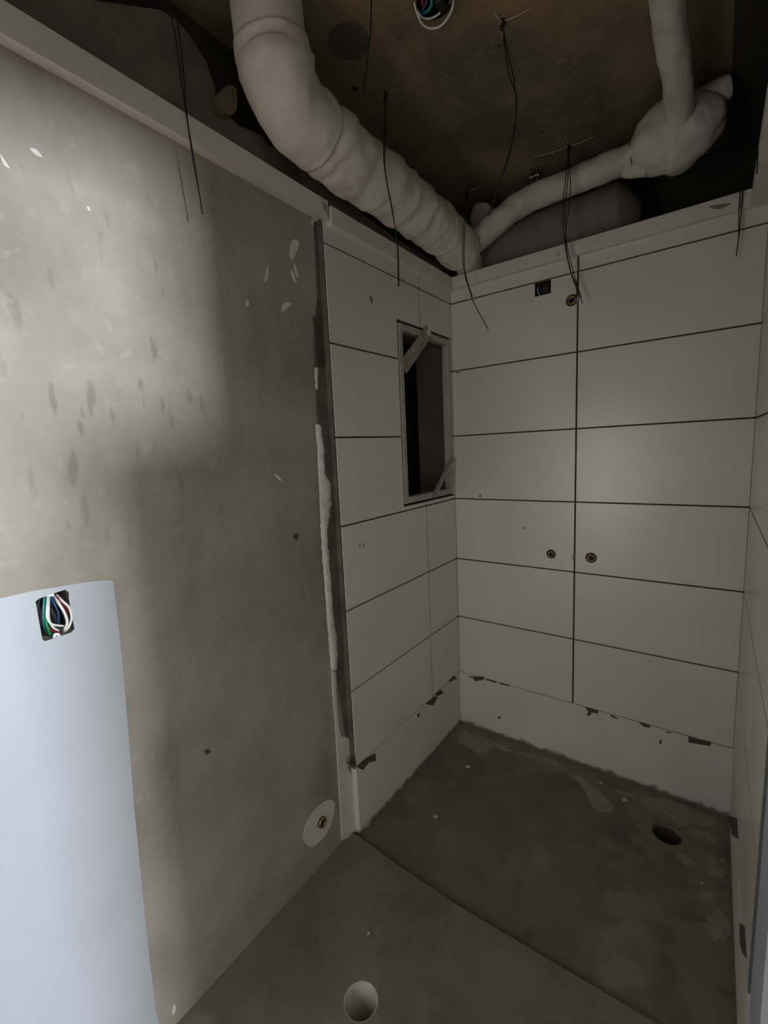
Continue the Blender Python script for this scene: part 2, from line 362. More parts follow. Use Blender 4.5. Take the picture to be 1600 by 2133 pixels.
# side of the tiling: grey mortar strip, dark edge profile, white filler
obj('edge_profile', boxbm((CX - 0.002, TY - 0.006, LV[0] - 0.005), (-0.0035, TY - 0.0002, 2.14)), grey_mortar, wall_left)
ms = px_poly('x', CX, [(652, 462), (668, 465), (686, 760), (700, 1000), (716, 1250), (737, 1540), (718, 1530), (705, 1440), (693, 1330), (684, 1200), (676, 1100), (668, 980), (660, 880), (655, 780), (652, 700), (660, 620)])
obj('mortar_strip', plate('x', CX + 0.004, CX - 0.004, ms), grey_mortar, wall_left)
ds = px_poly('x', CX, [(651, 660), (674, 664), (679, 766), (660, 764)])
obj('dark_mortar_patch', plate('x', CX + 0.0048, CX, ds), mortar, wall_left)
def ribbon(pts, h, name, m, parent):
    """irregular raised bead on the plaster: rows of (left px, right px, y px)"""
    bm = bmesh.new(); rows = []
    D = []
    for i in range(len(pts) - 1):
        a, b = pts[i], pts[i + 1]; n = max(2, int(abs(b[2] - a[2]) / 7))
        for j in range(n): t = j / n; D.append([a[q] + (b[q] - a[q]) * t for q in range(3)])
    D.append(list(pts[-1]))
    for i, (l, r, y) in enumerate(D):
        l += 2.2 * noise.noise(Vector((y * .11, 1, 0))); r += 3.0 * noise.noise(Vector((y * .09, 7, 0)))
        L_, R2 = at(l, y, 'x', CX + 0.003), at(r, y, 'x', CX + 0.003); row = []
        for q in range(6):
            t = q / 5; p = L_.lerp(R2, t); e = math.sin(math.pi * t) ** 0.6 if 0 < t < 1 else 0
            p.x = CX + 0.003 + e * h * (0.8 + 0.7 * noise.noise(p * 90)) ; row.append(bm.verts.new(p))
        rows.append(row)
    for i in range(len(rows) - 1):
        for q in range(5): bm.faces.new((rows[i][q], rows[i][q + 1], rows[i + 1][q + 1], rows[i + 1][q]))
    return obj(name, bm, m, parent, True)
ribbon([(655, 664, 766), (656, 662, 790), (658, 661, 812)], 0.005, 'white_filler', foam, wall_left)
ribbon([(657, 668, 884), (660, 675, 930), (663, 677, 985), (664, 690, 1010), (666, 690, 1050), (668, 682, 1110), (672, 686, 1170), (677, 691, 1230), (680, 694, 1280), (684, 702, 1330), (687, 703, 1370), (690, 701, 1395)], 0.009, 'white_filler', foam, wall_left)
wc = px_poly('x', CX, [(690, 1395), (696, 1400), (699, 1460), (704, 1515), (709, 1532), (728, 1538), (730, 1580), (722, 1598), (750, 1600), (752, 1735), (742, 1738), (711, 1748), (708, 1690), (703, 1600), (697, 1500), (692, 1440)])
wc = [(min(a, TY - 0.001), b) for a, b in wc]
obj('coat_edge', plate('x', CX + 0.005, CX - 0.003, wc), coat, wall_left)
obj('coat_return', boxbm((CX - 0.002, TY - 0.001, -0.02), (-0.0006, TY, LV[0] - 0.004)), coat, wall_left)
# bare patches along the lowest joint
for s in [[(722, 1590), (742, 1597), (738, 1575), (733, 1577), (728, 1588)], [(742, 1597), (758, 1582), (782, 1568), (783, 1585), (768, 1588), (756, 1604)],
          [(886, 1466), (905, 1450), (912, 1452), (902, 1470)], [(905, 1447), (917, 1435), (924, 1443), (912, 1450)], [(933, 1420), (945, 1407), (952, 1413), (938, 1420)], [(870, 1488), (874, 1484), (873, 1494), (869, 1493)]]:
    obj('bare_patch', plate('x', 0.0012, -0.002, px_poly('x', 0.0, s)), mortar, wall_left)
# cavity behind the opening
bm = bmesh.new()
for lo, hi in [((-0.186, ny0 + 0.001, nz1 - 0.003), (-0.031, ny1 - 0.001, nz1 - 0.001)), ((-0.186, ny0 + 0.001, nz0 + 0.001), (-0.031, ny1 - 0.001, nz0 + 0.003)), ((-0.186, ny1 - 0.003, nz0 + 0.003), (-0.031, ny1 - 0.001, nz1 - 0.003)), ((-0.186, ny0 + 0.001, nz0 + 0.003), (-0.031, ny0 + 0.003, nz1 - 0.003))]: box(bm, lo, hi)
obj('reveal', bm, reveal_m, wall_left)
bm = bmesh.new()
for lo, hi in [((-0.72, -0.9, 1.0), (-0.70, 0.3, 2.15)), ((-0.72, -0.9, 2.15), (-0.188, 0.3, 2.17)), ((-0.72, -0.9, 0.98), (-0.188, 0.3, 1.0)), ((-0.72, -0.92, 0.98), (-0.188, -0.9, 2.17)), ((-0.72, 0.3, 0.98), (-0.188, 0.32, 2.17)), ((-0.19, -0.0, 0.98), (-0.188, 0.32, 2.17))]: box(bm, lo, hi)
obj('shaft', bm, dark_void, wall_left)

# left wall above the trim ------------------------------------------------
up = px_poly('x', CX, [(200, 0), (330, 20), (365, 40), (395, 72), (412, 100), (430, 130), (436, 150), (444, 172), (447, 190), (455, 214), (470, 240), (486, 250), (498, 262), (520, 270), (545, 283), (560, 300), (590, 306), (640, 345), (670, 372), (700, 395), (760, 450), (830, 500)])
up = [(a + 0.006 * noise.noise(Vector((a * 60, b * 60, 0))), b + 0.006 * noise.noise(Vector((a * 60, b * 60, 5)))) for a, b in up]
obj('upper_plaster', plate('x', CX, CX - 0.09, [(YB, TRT - 0.012), (-0.02, TRT - 0.012), (-0.02, 2.24)] + up[::-1] + [(-1.5, 2.45), (-1.52, CEIL), (YB, CEIL)]), rough_plaster, wall_left)
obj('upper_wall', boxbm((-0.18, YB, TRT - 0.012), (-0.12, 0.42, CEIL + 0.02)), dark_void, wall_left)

# ------------------------------------------------------------------ back wall
sb = (0.385, 0.450, 2.016, 2.0686)                       # small box under the upper joint
wall_back = structure('wall_back', plate('y', TT - 0.004, 0.17, rect(-0.12, 1.26, -0.19, 2.165), [rect(sb[0] + .001, sb[1] - .001, sb[2] + .001, sb[3] - .001)]), mortar)
fits = [(0.530, 1.971, 0.023), (0.456, 0.940, 0.020), (0.617, 0.941, 0.022)]
xv = 0.5527
for k in range(7):
    z0 = LV[k]; z1 = LV[k + 1] if k < 6 else 2.150 + J
    for c, (a, b) in enumerate([(0.001, xv - 0.0036), (xv + 0.0036, W - 0.001)]):
        out = T(a, b, z0, z1)
        if k == 5 and c == 0: out = [(a, z0 + J), (b, z0 + J), (b, z1 - J), (sb[1], z1 - J), (sb[1], sb[2]), (sb[0], sb[2]), (sb[0], z1 - J), (a, z1 - J)]
        hs = [circ(fx, fz, fr, 22) for fx, fz, fr in fits if a < fx < b and z0 < fz < z1]
        tile('y', 0.0, -1, out, hs, wall_back)
names = ['brass water outlet high on the tiled wall beside the small cable box', 'brass water outlet left of the vertical joint at waist height', 'brass water outlet right of the vertical joint at waist height']
for (fx, fz, fr), nm in zip(fits, names):
    f = thing('water_outlet', (fx, 0.004, fz), nm, 'pipe fitting')
    fitting(f, Vector((fx + 0.001, 0.006, fz - 0.001)), (0, -1, 0), fr * 0.72, 0.0)
obj('waterproof_coat', plate('y', 0.0, 0.03, [(-0.0, -0.03), (W + 0.03, -0.03), (W + 0.03, LV[0]), (0, LV[0])]), coat, wall_back)
for s in [[(975, 1409), (1008, 1409), (1008, 1416), (990, 1419), (986, 1413)], [(1012, 1413), (1035, 1420), (1034, 1423), (1012, 1416)], [(1040, 1421), (1062, 1427), (1060, 1429), (1042, 1425)],
          [(1218, 1473), (1247, 1479), (1246, 1486), (1233, 1484), (1230, 1490), (1221, 1491), (1226, 1482)], [(1271, 1488), (1280, 1492), (1290, 1498), (1282, 1496), (1274, 1493)],
          [(1330, 1504), (1352, 1509), (1356, 1516), (1342, 1514)], [(1384, 1522), (1402, 1526), (1392, 1527)], [(1434, 1534), (1482, 1547), (1480, 1554), (1434, 1546)], [(1376, 1542), (1379, 1540), (1378, 1550), (1372, 1548)], [(1037, 1493), (1042, 1491), (1044, 1495), (1039, 1497)]]:
    obj('bare_patch', plate('y', -0.0012, 0.002, px_poly('y', 0.0, s)), mortar, wall_back)
# cable box on the back wall
cb = thing('cable_box', (0.4175, 0.0, sb[2]), 'small black cable box recessed under the top tile joint', 'electrical box')
def open_box(lo, hi, axis, t=0.0015):
    bm = bmesh.new(); lo = Vector(lo); hi = Vector(hi)
    for i in range(3):
        for side in (0, 1):
            if (i, side) == axis: continue
            a, b = lo.copy(), hi.copy()
            if side == 0: b[i] = a[i] + t
            else: a[i] = b[i] - t
            box(bm, a, b)
    return bm
obj('box', open_box((sb[0] + .0015, 0.006, sb[2] + .0015), (sb[1] - .0015, 0.05, sb[3] - .0015), (1, 0)), black, cb)
obj('wire', tube(catmull([(0.392, 0.03, 2.064), (0.394, 0.012, 2.05), (0.395, 0.01, 2.035), (0.400, 0.03, 2.022)], 12), 0.0018, 6), w_white, cb, True)
obj('wire', tube(catmull([(0.402, 0.03, 2.064), (0.404, 0.014, 2.05), (0.408, 0.012, 2.035), (0.416, 0.03, 2.022)], 12), 0.0018, 6), w_blue, cb, True)
obj('terminal', boxbm((0.412, 0.010, 2.022), (0.442, 0.03, 2.064), 0.003), wire_blk, cb)
# back of the ceiling void
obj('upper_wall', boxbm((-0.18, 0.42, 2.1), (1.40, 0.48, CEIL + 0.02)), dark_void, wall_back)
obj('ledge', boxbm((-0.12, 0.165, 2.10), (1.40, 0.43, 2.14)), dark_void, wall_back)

# ------------------------------------------------------------------ right wall
RB = 1.136
JR = -1.085
wall_right = structure('wall_right', boxbm((RB, JR, -0.19), (RB + 0.12, 0.0, 2.165)), coat)
PY = -0.925
obj('mortar_bed', boxbm((W + TT - 0.004, PY + 0.012, LV[0] + 0.001), (RB - 0.0005, 0.0, 2.16)), mortar, wall_right)
for k in range(7):
    z0 = LV[k]; z1 = LV[k + 1] if k < 6 else 2.150 + J
    for a, b in [(-0.55 + J, -0.001), (PY, -0.55 - J)]:
        tile('x', W, -1, T(a, b, z0, z1), [], wall_right)
obj('waterproof_coat', boxbm((W + 0.002, JR, -0.03), (RB - 0.0002, 0.0, LV[0])), coat, wall_right)
obj('edge_profile', boxbm((W - 0.0015, PY - 0.016, 0.31), (RB - 0.0005, PY - 0.0005, 2.14), 0.002), greytrim, wall_right, label='grey edge profile of the tiling')
obj('edge_end', boxbm((W + 0.001, PY - 0.014, LV[0] + 0.0005), (RB - 0.0005, PY + 0.011, 0.309)), coat, wall_right)
for q in [[(1519, 1699), (1535, 1705), (1537, 1748), (1524, 1738)], [(1540, 1922), (1551, 1930), (1555, 1996), (1546, 1985), (1541, 1965)]]:
    obj('bare_patch', plate('x', W - 0.0006, W + 0.003, px_poly('x', W - 0.0006, q)), mortar, wall_right)
obj('near_paint', boxbm((W + 0.002, JR, LV[0] + 0.0005), (RB + 0.002, PY - 0.017, 2.16)), paint, wall_right)
obj('jamb_return', boxbm((RB + 0.1, JAMB, 0.0), (RB + 0.1203, JR - 0.0005, 2.166)), ply, wall_right, label='brown timber door casing')
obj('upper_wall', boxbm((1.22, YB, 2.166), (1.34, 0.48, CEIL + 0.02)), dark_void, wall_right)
obj('header', boxbm((RB, JAMB2, 2.03), (RB + 0.12, JR, 2.166)), coat, wall_right)
obj('far_jamb', boxbm((RB, YB, -0.19), (RB + 0.12, JAMB2, 2.166)), coat, wall_right)
wall_near = structure('wall_near', plate('y', YB, YB - 0.12, rect(-0.18, 1.34, -0.19, CEIL + 0.02), [rect(0.0, 0.40, 0.47, 1.63)]), coat)
fill_win = bpy.data.objects.new('added_fill_window', None); COL.objects.link(fill_win); fill_win.location = (0.20, YB, 0.47); fill_win['kind'] = 'structure'  # made-up window, added only to house the rear fill light
bm = bmesh.new()
for lo, hi in [((0.0, YB - .09, 0.47), (0.03, YB - .04, 1.63)), ((0.37, YB - .09, 0.47), (0.40, YB - .04, 1.63)), ((0.03, YB - .09, 0.47), (0.37, YB - .04, 0.50)), ((0.03, YB - .09, 1.60), (0.37, YB - .04, 1.63))]: box(bm, lo, hi)
obj('window_sash', bm, paint, fill_win)
obj('pane', boxbm((0.03, YB - .07, 0.50), (0.37, YB - .064, 1.60)), glass_m, fill_win)

# ------------------------------------------------------------------ ceiling
ob = (0.33, 0.43, -0.86, -0.765)
oc = at(905, 5, 'z', CEIL)
ceiling = structure('ceiling', plate('z', CEIL, CEIL + 0.15, rect(-0.2, 1.4, YB - 0.12, 0.5), [circ(oc.x, oc.y, 0.046, 24)]), slab)
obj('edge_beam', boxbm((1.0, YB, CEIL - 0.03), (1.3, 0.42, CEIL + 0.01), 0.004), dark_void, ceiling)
cp = at(727, 88, 'z', CEIL)
obj('round_patch', plate('z', CEIL - 0.0015, CEIL + 0.005, blob(cp.x, cp.y, 0.058, 30, seed=2, rough=0.12)), patch_m, ceiling)
for q, r in [((740, 184), 0.008), ((1040, 95), 0.004), ((1128, 275), 0.006), ((868, 395), 0.012)]:
    c = at(*q, 'z', CEIL); obj('pit', plate('z', CEIL - 0.0008, CEIL + 0.003, blob(c.x, c.y, r, 10, seed=q[0])), black, ceiling)

# ------------------------------------------------------------------ trims
def trim(name, lo, hi, extra=None):
    return structure(name, boxbm(lo, hi, 0.0015), trim_m)
ty = at(686, 440, 'x', 0.018).y
bm = bmesh.new(); rws = []
for yy, dz in ((YB, 0.026), (-1.6, 0.011), (ty - 0.004, 0.0)):
    rws.append([bm.verts.new(c) for c in [(CX, yy, 2.145 + dz), (0.017, yy, 2.133 + dz), (0.018, yy, 2.187 + dz), (CX, yy, 2.187 + dz)]])
for a, b in zip(rws, rws[1:]):
    for q in range(4): bm.faces.new((a[q], a[(q + 1) % 4], b[(q + 1) % 4], b[q]))
bm.faces.new(rws[0]); bm.faces.new(rws[-1][::-1])
structure('trim_1', bm, trim_m)
trim('trim_2', (-0.001, ty + 0.004, 2.122), (0.022, 0.0, 2.178))
trim('trim_3', (0.022, -0.022, 2.126), (1.068, 0.01, 2.178))
trim('trim_4', (1.068, -0.95, 2.126), (W + 0.02, 0.01, 2.187))

for s in [[(1478, 430), (1500, 425), (1524, 424), (1510, 432), (1492, 436)]]:
    obj('smudge', plate('y', -0.0224, -0.02, soft(px_poly('y', -0.0224, s))), smudge_m, wall_back)
for s in [[(769, 616), (775, 617), (777, 634), (772, 630)], [(748, 1134), (751, 1131), (750, 1142)], [(757, 1130), (759, 1138), (755, 1140)]]:
    obj('smudge', plate('x', 0.0006, -0.002, px_poly('x', 0, s)), smudge_m, wall_left)
for s in [[(999, 1029), (1003, 1030), (1002, 1037), (998, 1036)], [(1192, 1158), (1198, 1156), (1197, 1168), (1193, 1166)], [(1090, 1096), (1094, 1098), (1095, 1103), (1092, 1102)], [(950, 772), (956, 770), (957, 777), (951, 778)]]:
    obj('smudge', plate('y', -0.0006, 0.002, px_poly('y', 0, s)), smudge_m, wall_back)

# ------------------------------------------------------------------ window frame in the opening
wf = thing('window_frame', (0.0, ny0, nz0), 'narrow dusty window frame set in the opening of the left tiled wall', 'frame')
fw = 0.026; g = 0.007
y0, y1, z0, z1 = ny0 + g, ny1 - 0.004, nz0 + g, nz1 - g
def bar(name, lo, hi, m=frame_m, p=wf): return obj(name, boxbm(lo, hi, 0.002), m, p)
bar('stile', (-0.030, y0, z0), (0.002, y0 + fw, z1)); bar('stile', (-0.030, y1 - fw, z0), (0.002, y1, z1))
bar('rail', (-0.030, y0 + fw, z1 - fw), (0.002, y1 - fw, z1)); bar('rail', (-0.030, y0 + fw, z0), (0.002, y1 - fw, z0 + fw))
def strap(a, b, wd, th, name, lift_=0.004):
    a, b = Vector(a), Vector(b); d = (b - a).normalized(); n = Vector((1, 0, 0)); s = d.cross(n).normalized()
    bm = bmesh.new(); vs = []
    for p in (a, b):
        for sg, h in ((-1, 0), (1, 0), (1, th), (-1, th)): vs.append(bm.verts.new(p + s * sg * wd / 2 + n * h))
    for f in [(0, 1, 2, 3), (7, 6, 5, 4), (0, 4, 5, 1), (1, 5, 6, 2), (2, 6, 7, 3), (3, 7, 4, 0)]: bm.faces.new([vs[i] for i in f])
    return bm
A1, B1 = at(893, 690, 'x', 0.004), at(840, 765, 'x', 0.004)
st = obj('corner_strap', strap((0.003, A1.y, A1.z), (0.003, B1.y, B1.z), 0.056, 0.004, 's'), strap_m, wf, label='wide flat steel strap across the top corner')
sc = at(861, 729, 'x', 0.008); obj('screw', ringtube(Vector((0.006, sc.y, sc.z)), Vector((1, 0, 0)), 0.008, 0.002, 0.003, 10), metal_m, st)
sc = at(893, 692, 'x', 0.008); obj('mortar_dab', plate('x', 0.010, 0.004, blob(sc.y, sc.z, 0.014, 10, seed=4)), foam, st)
A2, B2 = at(942, 952, 'x', 0.004), at(901, 1034, 'x', 0.004)
st = obj('corner_strap', strap((0.003, A2.y, A2.z), (0.003, B2.y, B2.z), 0.016, 0.003, 's'), strap_m, wf, label='thin angled strap across the bottom corner')
obj('strap_flange', strap((0.003, A2.y + 0.012, A2.z - 0.004), (0.003, B2.y + 0.012, B2.z - 0.004), 0.003, 0.010, 's'), frame_m, st)

# ------------------------------------------------------------------ electrical box on the plaster wall
ebx = thing('junction_box', (CX, -1.65, eb[2]), 'open black junction box full of coloured wires in the white painted patch', 'electrical box')
obj('box', open_box((CX - 0.055, eb[0] - .003, eb[2] - .002), (CX - 0.004, eb[1] + .003, eb[3] + .002), (0, 1), 0.002), black, ebx)
def jw(pts, m, r=0.0021):
    P = []
    for px, py, d in pts: P.append(at(px, py, 'x', CX + d))
    obj('wire', tube(catmull(P, 22), r, 7), m, ebx, True)
jw([(97, 1240, -.02), (97, 1262, -.004), (96, 1290, 0.0), (99, 1308, -.004), (106, 1326, -.02)], w_green, 0.0022)
jw([(92, 1240, -.02), (91, 1262, -.006), (91, 1290, -.004), (95, 1310, -.012), (103, 1322, -.03)], w_teal, 0.0022)
jw([(99, 1238, -.02), (98, 1262, 0.0), (98, 1285, .004), (108, 1300, .004), (132, 1304, -.004)], w_white)
jw([(102, 1240, -.02), (101, 1262, 0.0), (102, 1290, .002), (110, 1306, .0), (122, 1314, -.012)], w_white)
jw([(112, 1240, -.02), (122, 1256, .0), (134, 1276, .004), (140, 1296, .002), (134, 1312, -.006)], w_white, 0.0025)
jw([(116, 1238, -.02), (130, 1252, .0), (144, 1266, .004), (149, 1288, .003), (142, 1308, 0.0), (132, 1316, -.012)], w_white, 0.0023)
jw([(113, 1239, -.02), (124, 1250, -.004), (136, 1264, -.004), (145, 1284, -.006)], w_red)
jw([(97, 1296, -.02), (102, 1306, -.008), (112, 1314, -.012), (124, 1317, -.02)], w_red)
jw([(106, 1243, -.02), (113, 1258, -.01), (121, 1276, -.01), (121, 1298, -.016)], w_blue)
jw([(88, 1244, -.03), (84, 1268, -.014), (84, 1300, -.014), (92, 1322, -.03)], black)
tb = [at(q[0], q[1], 'x', CX) for q in ((111, 1332), (111, 1324), (115, 1319), (123, 1319), (127, 1324), (127, 1329))]
tc_ = at(118, 1325, 'x', CX)
obj('mounting_lug', plate('x', CX - 0.001, CX - 0.003, [(p.y, p.z) for p in tb], [circ(tc_.y, tc_.z, 0.0014, 10)]), w_white, ebx)
lug = [at(q[0], q[1], 'x', CX) for q in ((96, 1243), (98, 1236), (106, 1232), (113, 1234), (113, 1242))]
obj('mounting_lug', plate('x', CX - 0.001, CX - 0.003, [(p.y, p.z) for p in lug]), w_white, ebx)

# ------------------------------------------------------------------ insulated pipes in the ceiling void
def wrap(R0, pitch=0.11, amp=0.05, namp=0.05, seed=0, taper=None):
    """cloth wound round a pipe: overlapping turns of uneven width, lumpy"""
    def f(s, a, t):
        u = s / pitch + 0.30 * math.sin(a + seed) + 0.45 * noise.noise(Vector((s * 9 + seed * 3, 0.5 * math.cos(a), 0.5 * math.sin(a))))
        k = math.floor(u); ph = u - k
        h = 0.35 + 0.9 * abs(noise.noise(Vector((k * 1.37 + seed, 2.2, 0))) * 2)
        r = R0 * (1 + amp * h * (ph - 0.5) * (1 if ph < 0.86 else (1 - ph) / 0.14))
        q = Vector((s * 11 + seed, math.cos(a) * 1.2, math.sin(a) * 1.2))
        r += R0 * namp * (noise.noise(q) + 0.45 * noise.noise(q * 2.7))
        return r * (taper(t) if taper else 1)
    return f
big = thing('drain_pipe', (0.1, -1.1, 2.2), 'thick white wrapped drain pipe bending along the left wall under the ceiling', 'pipe')
P1 = Vector((0.112, -1.10, 2.33))
obj('riser', tube(catmull([(0.112, -1.115, CEIL + 0.09), (0.112, -1.108, 2.46), (0.112, -1.10, 2.375)], 26), wrap(0.084, 0.30, 0.02, 0.03, 3), 40), wrap_m, big, True)
obj('elbow', tube(catmull([(0.112, -1.10, 2.395), (0.111, -1.085, 2.33), (0.108, -1.03, 2.286), (0.105, -0.95, 2.277)], 34), wrap(0.089, 0.12, 0.09, 0.09, 8), 40), wrap_m, big, True)
obj('collar_fold', tube(catmull([(0.112, -1.098, 2.372), (0.1115, -1.092, 2.352), (0.111, -1.083, 2.335)], 10), lambda s, a, t: 0.0965 - 0.016 * abs(t - 0.5) + 0.004 * math.sin(3 * a), 36), wrap_m, big, True)
obj('run', tube(catmull([(0.106, -0.99, 2.278), (0.10, -0.80, 2.276), (0.098, -0.60, 2.278), (0.098, -0.4, 2.276), (0.098, -0.24, 2.268), (0.10, -0.12, 2.252), (0.10, -0.06, 2.246)], 130), wrap(0.091, 0.115, 0.15, 0.11, 5, lambda t: 0.86 + 0.14 * min(1, t / 0.09) - 0.08 * t), 40), wrap_m, big, True)
br = thing('branch_pipe', (0.2, -0.07, 2.25), 'thin white wrapped pipe rising from the corner along the back wall', 'pipe')
obj('run', tube(catmull([(0.10, -0.07, 2.25), (0.165, -0.03, 2.302), (0.25, 0.01, 2.365), (0.345, 0.04, 2.412), (0.50, 0.04, 2.418), (0.62, 0.02, 2.412), (0.725, -0.04, 2.385), (0.74, -0.055, 2.377)], 90), wrap(0.045, 0.10, 0.07, 0.10, 2, lambda t: 1.14 - 0.14 * t), 26), wrap_m, br, True)
obj('stub', tube(catmull([(0.15, 0.02, 2.33), (0.13, 0.05, 2.40), (0.135, 0.07, 2.45)], 16), wrap(0.048, 0.09, 0.04, 0.09, 6), 22), wrap_m, br, True)
obj('drop_sleeve', tube(catmull([(0.075, 0.045, 2.26), (0.075, 0.05, 2.2), (0.075, 0.05, 2.17)], 12), wrap(0.06, 0.09, 0.04, 0.09, 9), 22), wrap_m, br, True)
du = thing('duct', (0.4, 0.2, 2.17), 'wide dull grey wrapped duct lying behind the thin white pipe', 'duct')
def dtaper(t): return min(1.0, (max(0.0, (1 - t)) / 0.10) ** 0.5) if t > 0.9 else 1.0
obj('shell', tube(catmull([(0.0, 0.19, 2.285), (0.25, 0.19, 2.288), (0.5, 0.19, 2.292), (0.74, 0.19, 2.298)], 60), wrap(0.128, 0.3, 0.02, 0.03, 4, lambda t: max(0.25, dtaper(t))), 36), wrap2_m, du, True)
obj('joint_band', tube(catmull([(0.10, 0.19, 2.286), (0.13, 0.19, 2.286)], 6), 0.132, 36), wrap2_m, du, True)
tr = thing('wrapped_trap', (0.85, -0.05, 2.3), 'bulky white wrapped pipe fitting hanging in the right ceiling corner', 'pipe')
def ttap(t):
    return [0.48, 0.56, 0.92, 1.08, 1.14, 1.12, 1.02, 0.80, 0.5][int(t * 8)] * (1 - (t * 8) % 1) + [0.48, 0.56, 0.92, 1.08, 1.14, 1.12, 1.02, 0.80, 0.5, 0.3][int(t * 8) + 1] * ((t * 8) % 1)
obj('body', tube(catmull([(0.71, -0.06, 2.368), (0.76, -0.06, 2.375), (0.82, -0.055, 2.395), (0.88, -0.05, 2.405), (0.93, -0.04, 2.425), (0.965, -0.03, 2.455)], 60), wrap(0.094, 0.30, 0.05, 0.16, 11, ttap), 34), wrap_m, tr, True)
obj('wrap_fold', tube(catmull([(0.90, -0.06, 2.45), (0.95, -0.06, 2.462), (0.995, -0.05, 2.475)], 20), wrap(0.045, 0.2, 0.05, 0.22, 15, lambda t: 1.0 - 0.25 * t), 20), wrap_m, tr, True)
obj('wrap_tail', tube(catmull([(0.72, -0.06, 2.350), (0.75, -0.065, 2.335), (0.785, -0.065, 2.328)], 14), wrap(0.030, 0.2, 0.03, 0.15, 19), 18), wrap_m, tr, True)
obj('inlet', tube(catmull([(0.872, -1.24, 2.60), (0.872, -1.235, 2.52), (0.872, -1.20, 2.45), (0.872, -1.12, 2.425), (0.874, -0.8, 2.425), (0.876, -0.5, 2.425), (0.878, -0.3, 2.42), (0.876, -0.16, 2.405), (0.872, -0.08, 2.38)], 150), wrap(0.0345, 0.12, 0.06, 0.10, 21, lambda t: 1.0 + 0.1 * t), 28), wrap_m, tr, True)
obj('binding', tube(catmull([(0.735, -0.06, 2.371), (0.739, -0.06, 2.3715)], 3), 0.0505, 26), greytrim, tr, True)

# hanger brackets
def hanger(q, h, label):
    c = at(q[0], q[1], 'z', CEIL - 0.005); t = thing('pipe_hanger', (c.x, c.y, CEIL - h), label, 'bracket')
    obj('strap', boxbm((c.x - 0.012, c.y - 0.002, CEIL - h), (c.x - 0.009, c.y + 0.012, CEIL)), metal_m, t)
    obj('strap', boxbm((c.x + 0.009, c.y - 0.002, CEIL - h), (c.x + 0.012, c.y + 0.012, CEIL)), metal_m, t)
    obj('bolt', tube([Vector((c.x - 0.018, c.y + 0.004, CEIL - 0.03)), Vector((c.x + 0.018, c.y + 0.004, CEIL - 0.03))], 0.005, 8), metal_m, t)
    obj('anchor', tube([Vector((c.x, c.y + 0.004, CEIL - 0.035)), Vector((c.x, c.y + 0.004, CEIL))], 0.006, 8), metal_m, t)
hanger((1113, 352), 0.10, 'shiny steel hanger above the thin white pipe by the back wall')
hanger((1500, 150), 0.07, 'small steel hanger above the wrapped fitting in the right corner')

# cable outlet in the ceiling
co = thing('ceiling_outlet', (oc.x, oc.y, CEIL), 'round ceiling outlet with white, blue and red cable loops hanging out', 'electrical box')
obj('box', tube([Vector((oc.x, oc.y, CEIL - 0.001)), Vector((oc.x, oc.y, CEIL + 0.06))], 0.0455, 24, cap=False), black, co)
obj('box_lid', tube([Vector((oc.x, oc.y, CEIL + 0.055)), Vector((oc.x, oc.y, CEIL + 0.06))], 0.045, 24), black, co)
def cw(pts, m, r):
    P = [at(px, py, 'z', CEIL - d) for px, py, d in pts]; obj('wire', tube(catmull(P, 26), r, 7), m, co, True)
cw([(862, -10, -.02), (866, 18, .012), (878, 48, .022), (896, 59, .024), (918, 54, .022), (936, 32, .018), (944, 8, .012), (944, -14, -.02)], w_white, 0.0026)
cw([(866, 6, -.02), (875, 32, .006), (890, 39, .008), (909, 33, .006), (924, 18, .002), (938, 4, -.01), (944, -10, -.03)], w_white, 0.0024)
cw([(878, -10, -.01), (880, 8, .002), (884, 12, 0.0), (884, -6, -.02)], w_red, 0.003)
cw([(892, -12, -.01), (886, 10, .004), (874, 30, .002), (868, 20, -.01)], w_blue, 0.0026)
cw([(898, -12, -.01), (898, 12, .004), (886, 26, .002), (874, 28, -.01)], w_teal, 0.003)
obj('connector', boxbm((at(915, 0, 'z', CEIL - .003).x - 0.012, at(915, 12, 'z', CEIL - .003).y - 0.02, CEIL - 0.010), (at(915, 0, 'z', CEIL - .003).x + 0.012, at(915, 12, 'z', CEIL - .003).y + 0.02, CEIL + 0.02), 0.003), black, co)

# ------------------------------------------------------------------ wires hanging from the ceiling
def hang(tie, strands, label, ties=(), r=0.0017, ax='y', v=None):
    """tied at the ceiling, hanging in the plane ax = v"""
    c = at(tie[0], tie[1], 'z', CEIL); t = thing('hanging_wire', (c.x, c.y, CEIL), label, 'wire', 'wires hanging from the ceiling')
    if v is None: v = c.y
    for pts in strands:
        P = [c + Vector((random.uniform(-.003, .003), 0, 0.0))]
        for i, (px, py) in enumerate(pts):
            k = 1.0; P.append(at(px, py, ax, ('xyz'.index(ax) == 1 and c.y or c.x) * (1 - k) + v * k))
        obj('strand', tube(catmull(P, 40), r, 6), wire_blk, t, True)
    if ties:
        obj('knot', tube(catmull([c + Vector((0, 0, .002)), c + Vector((.004, .003, -.008)), c + Vector((-.003, 0, -.016)), c + Vector((0, 0, -.024))], 10), 0.0045, 7), wire_blk, t, True)
    for x, y in ties:
        e = at(x, y, 'z', CEIL - 0.004)
        obj('tie_end', tube([c + Vector((0, 0, -.006)), c.lerp(e, .5) + Vector((0, 0, -.006)), e], 0.0016, 5), tie_m, t, True)
hang((775, -30), [[(772, 60), (764, 130), (755, 206)]], 'single thin wire hanging beside the round dark ceiling patch')
hang((803, 192), [[(801, 260), (800, 340), (815, 430), (827, 500), (830, 597)], [(804, 260), (802, 350), (818, 440), (829, 520), (831, 596)]], 'black wire pair hanging past the left trim above the window frame', [(823, 180), (820, 212), (783, 205)], ax='x', v=0.225)
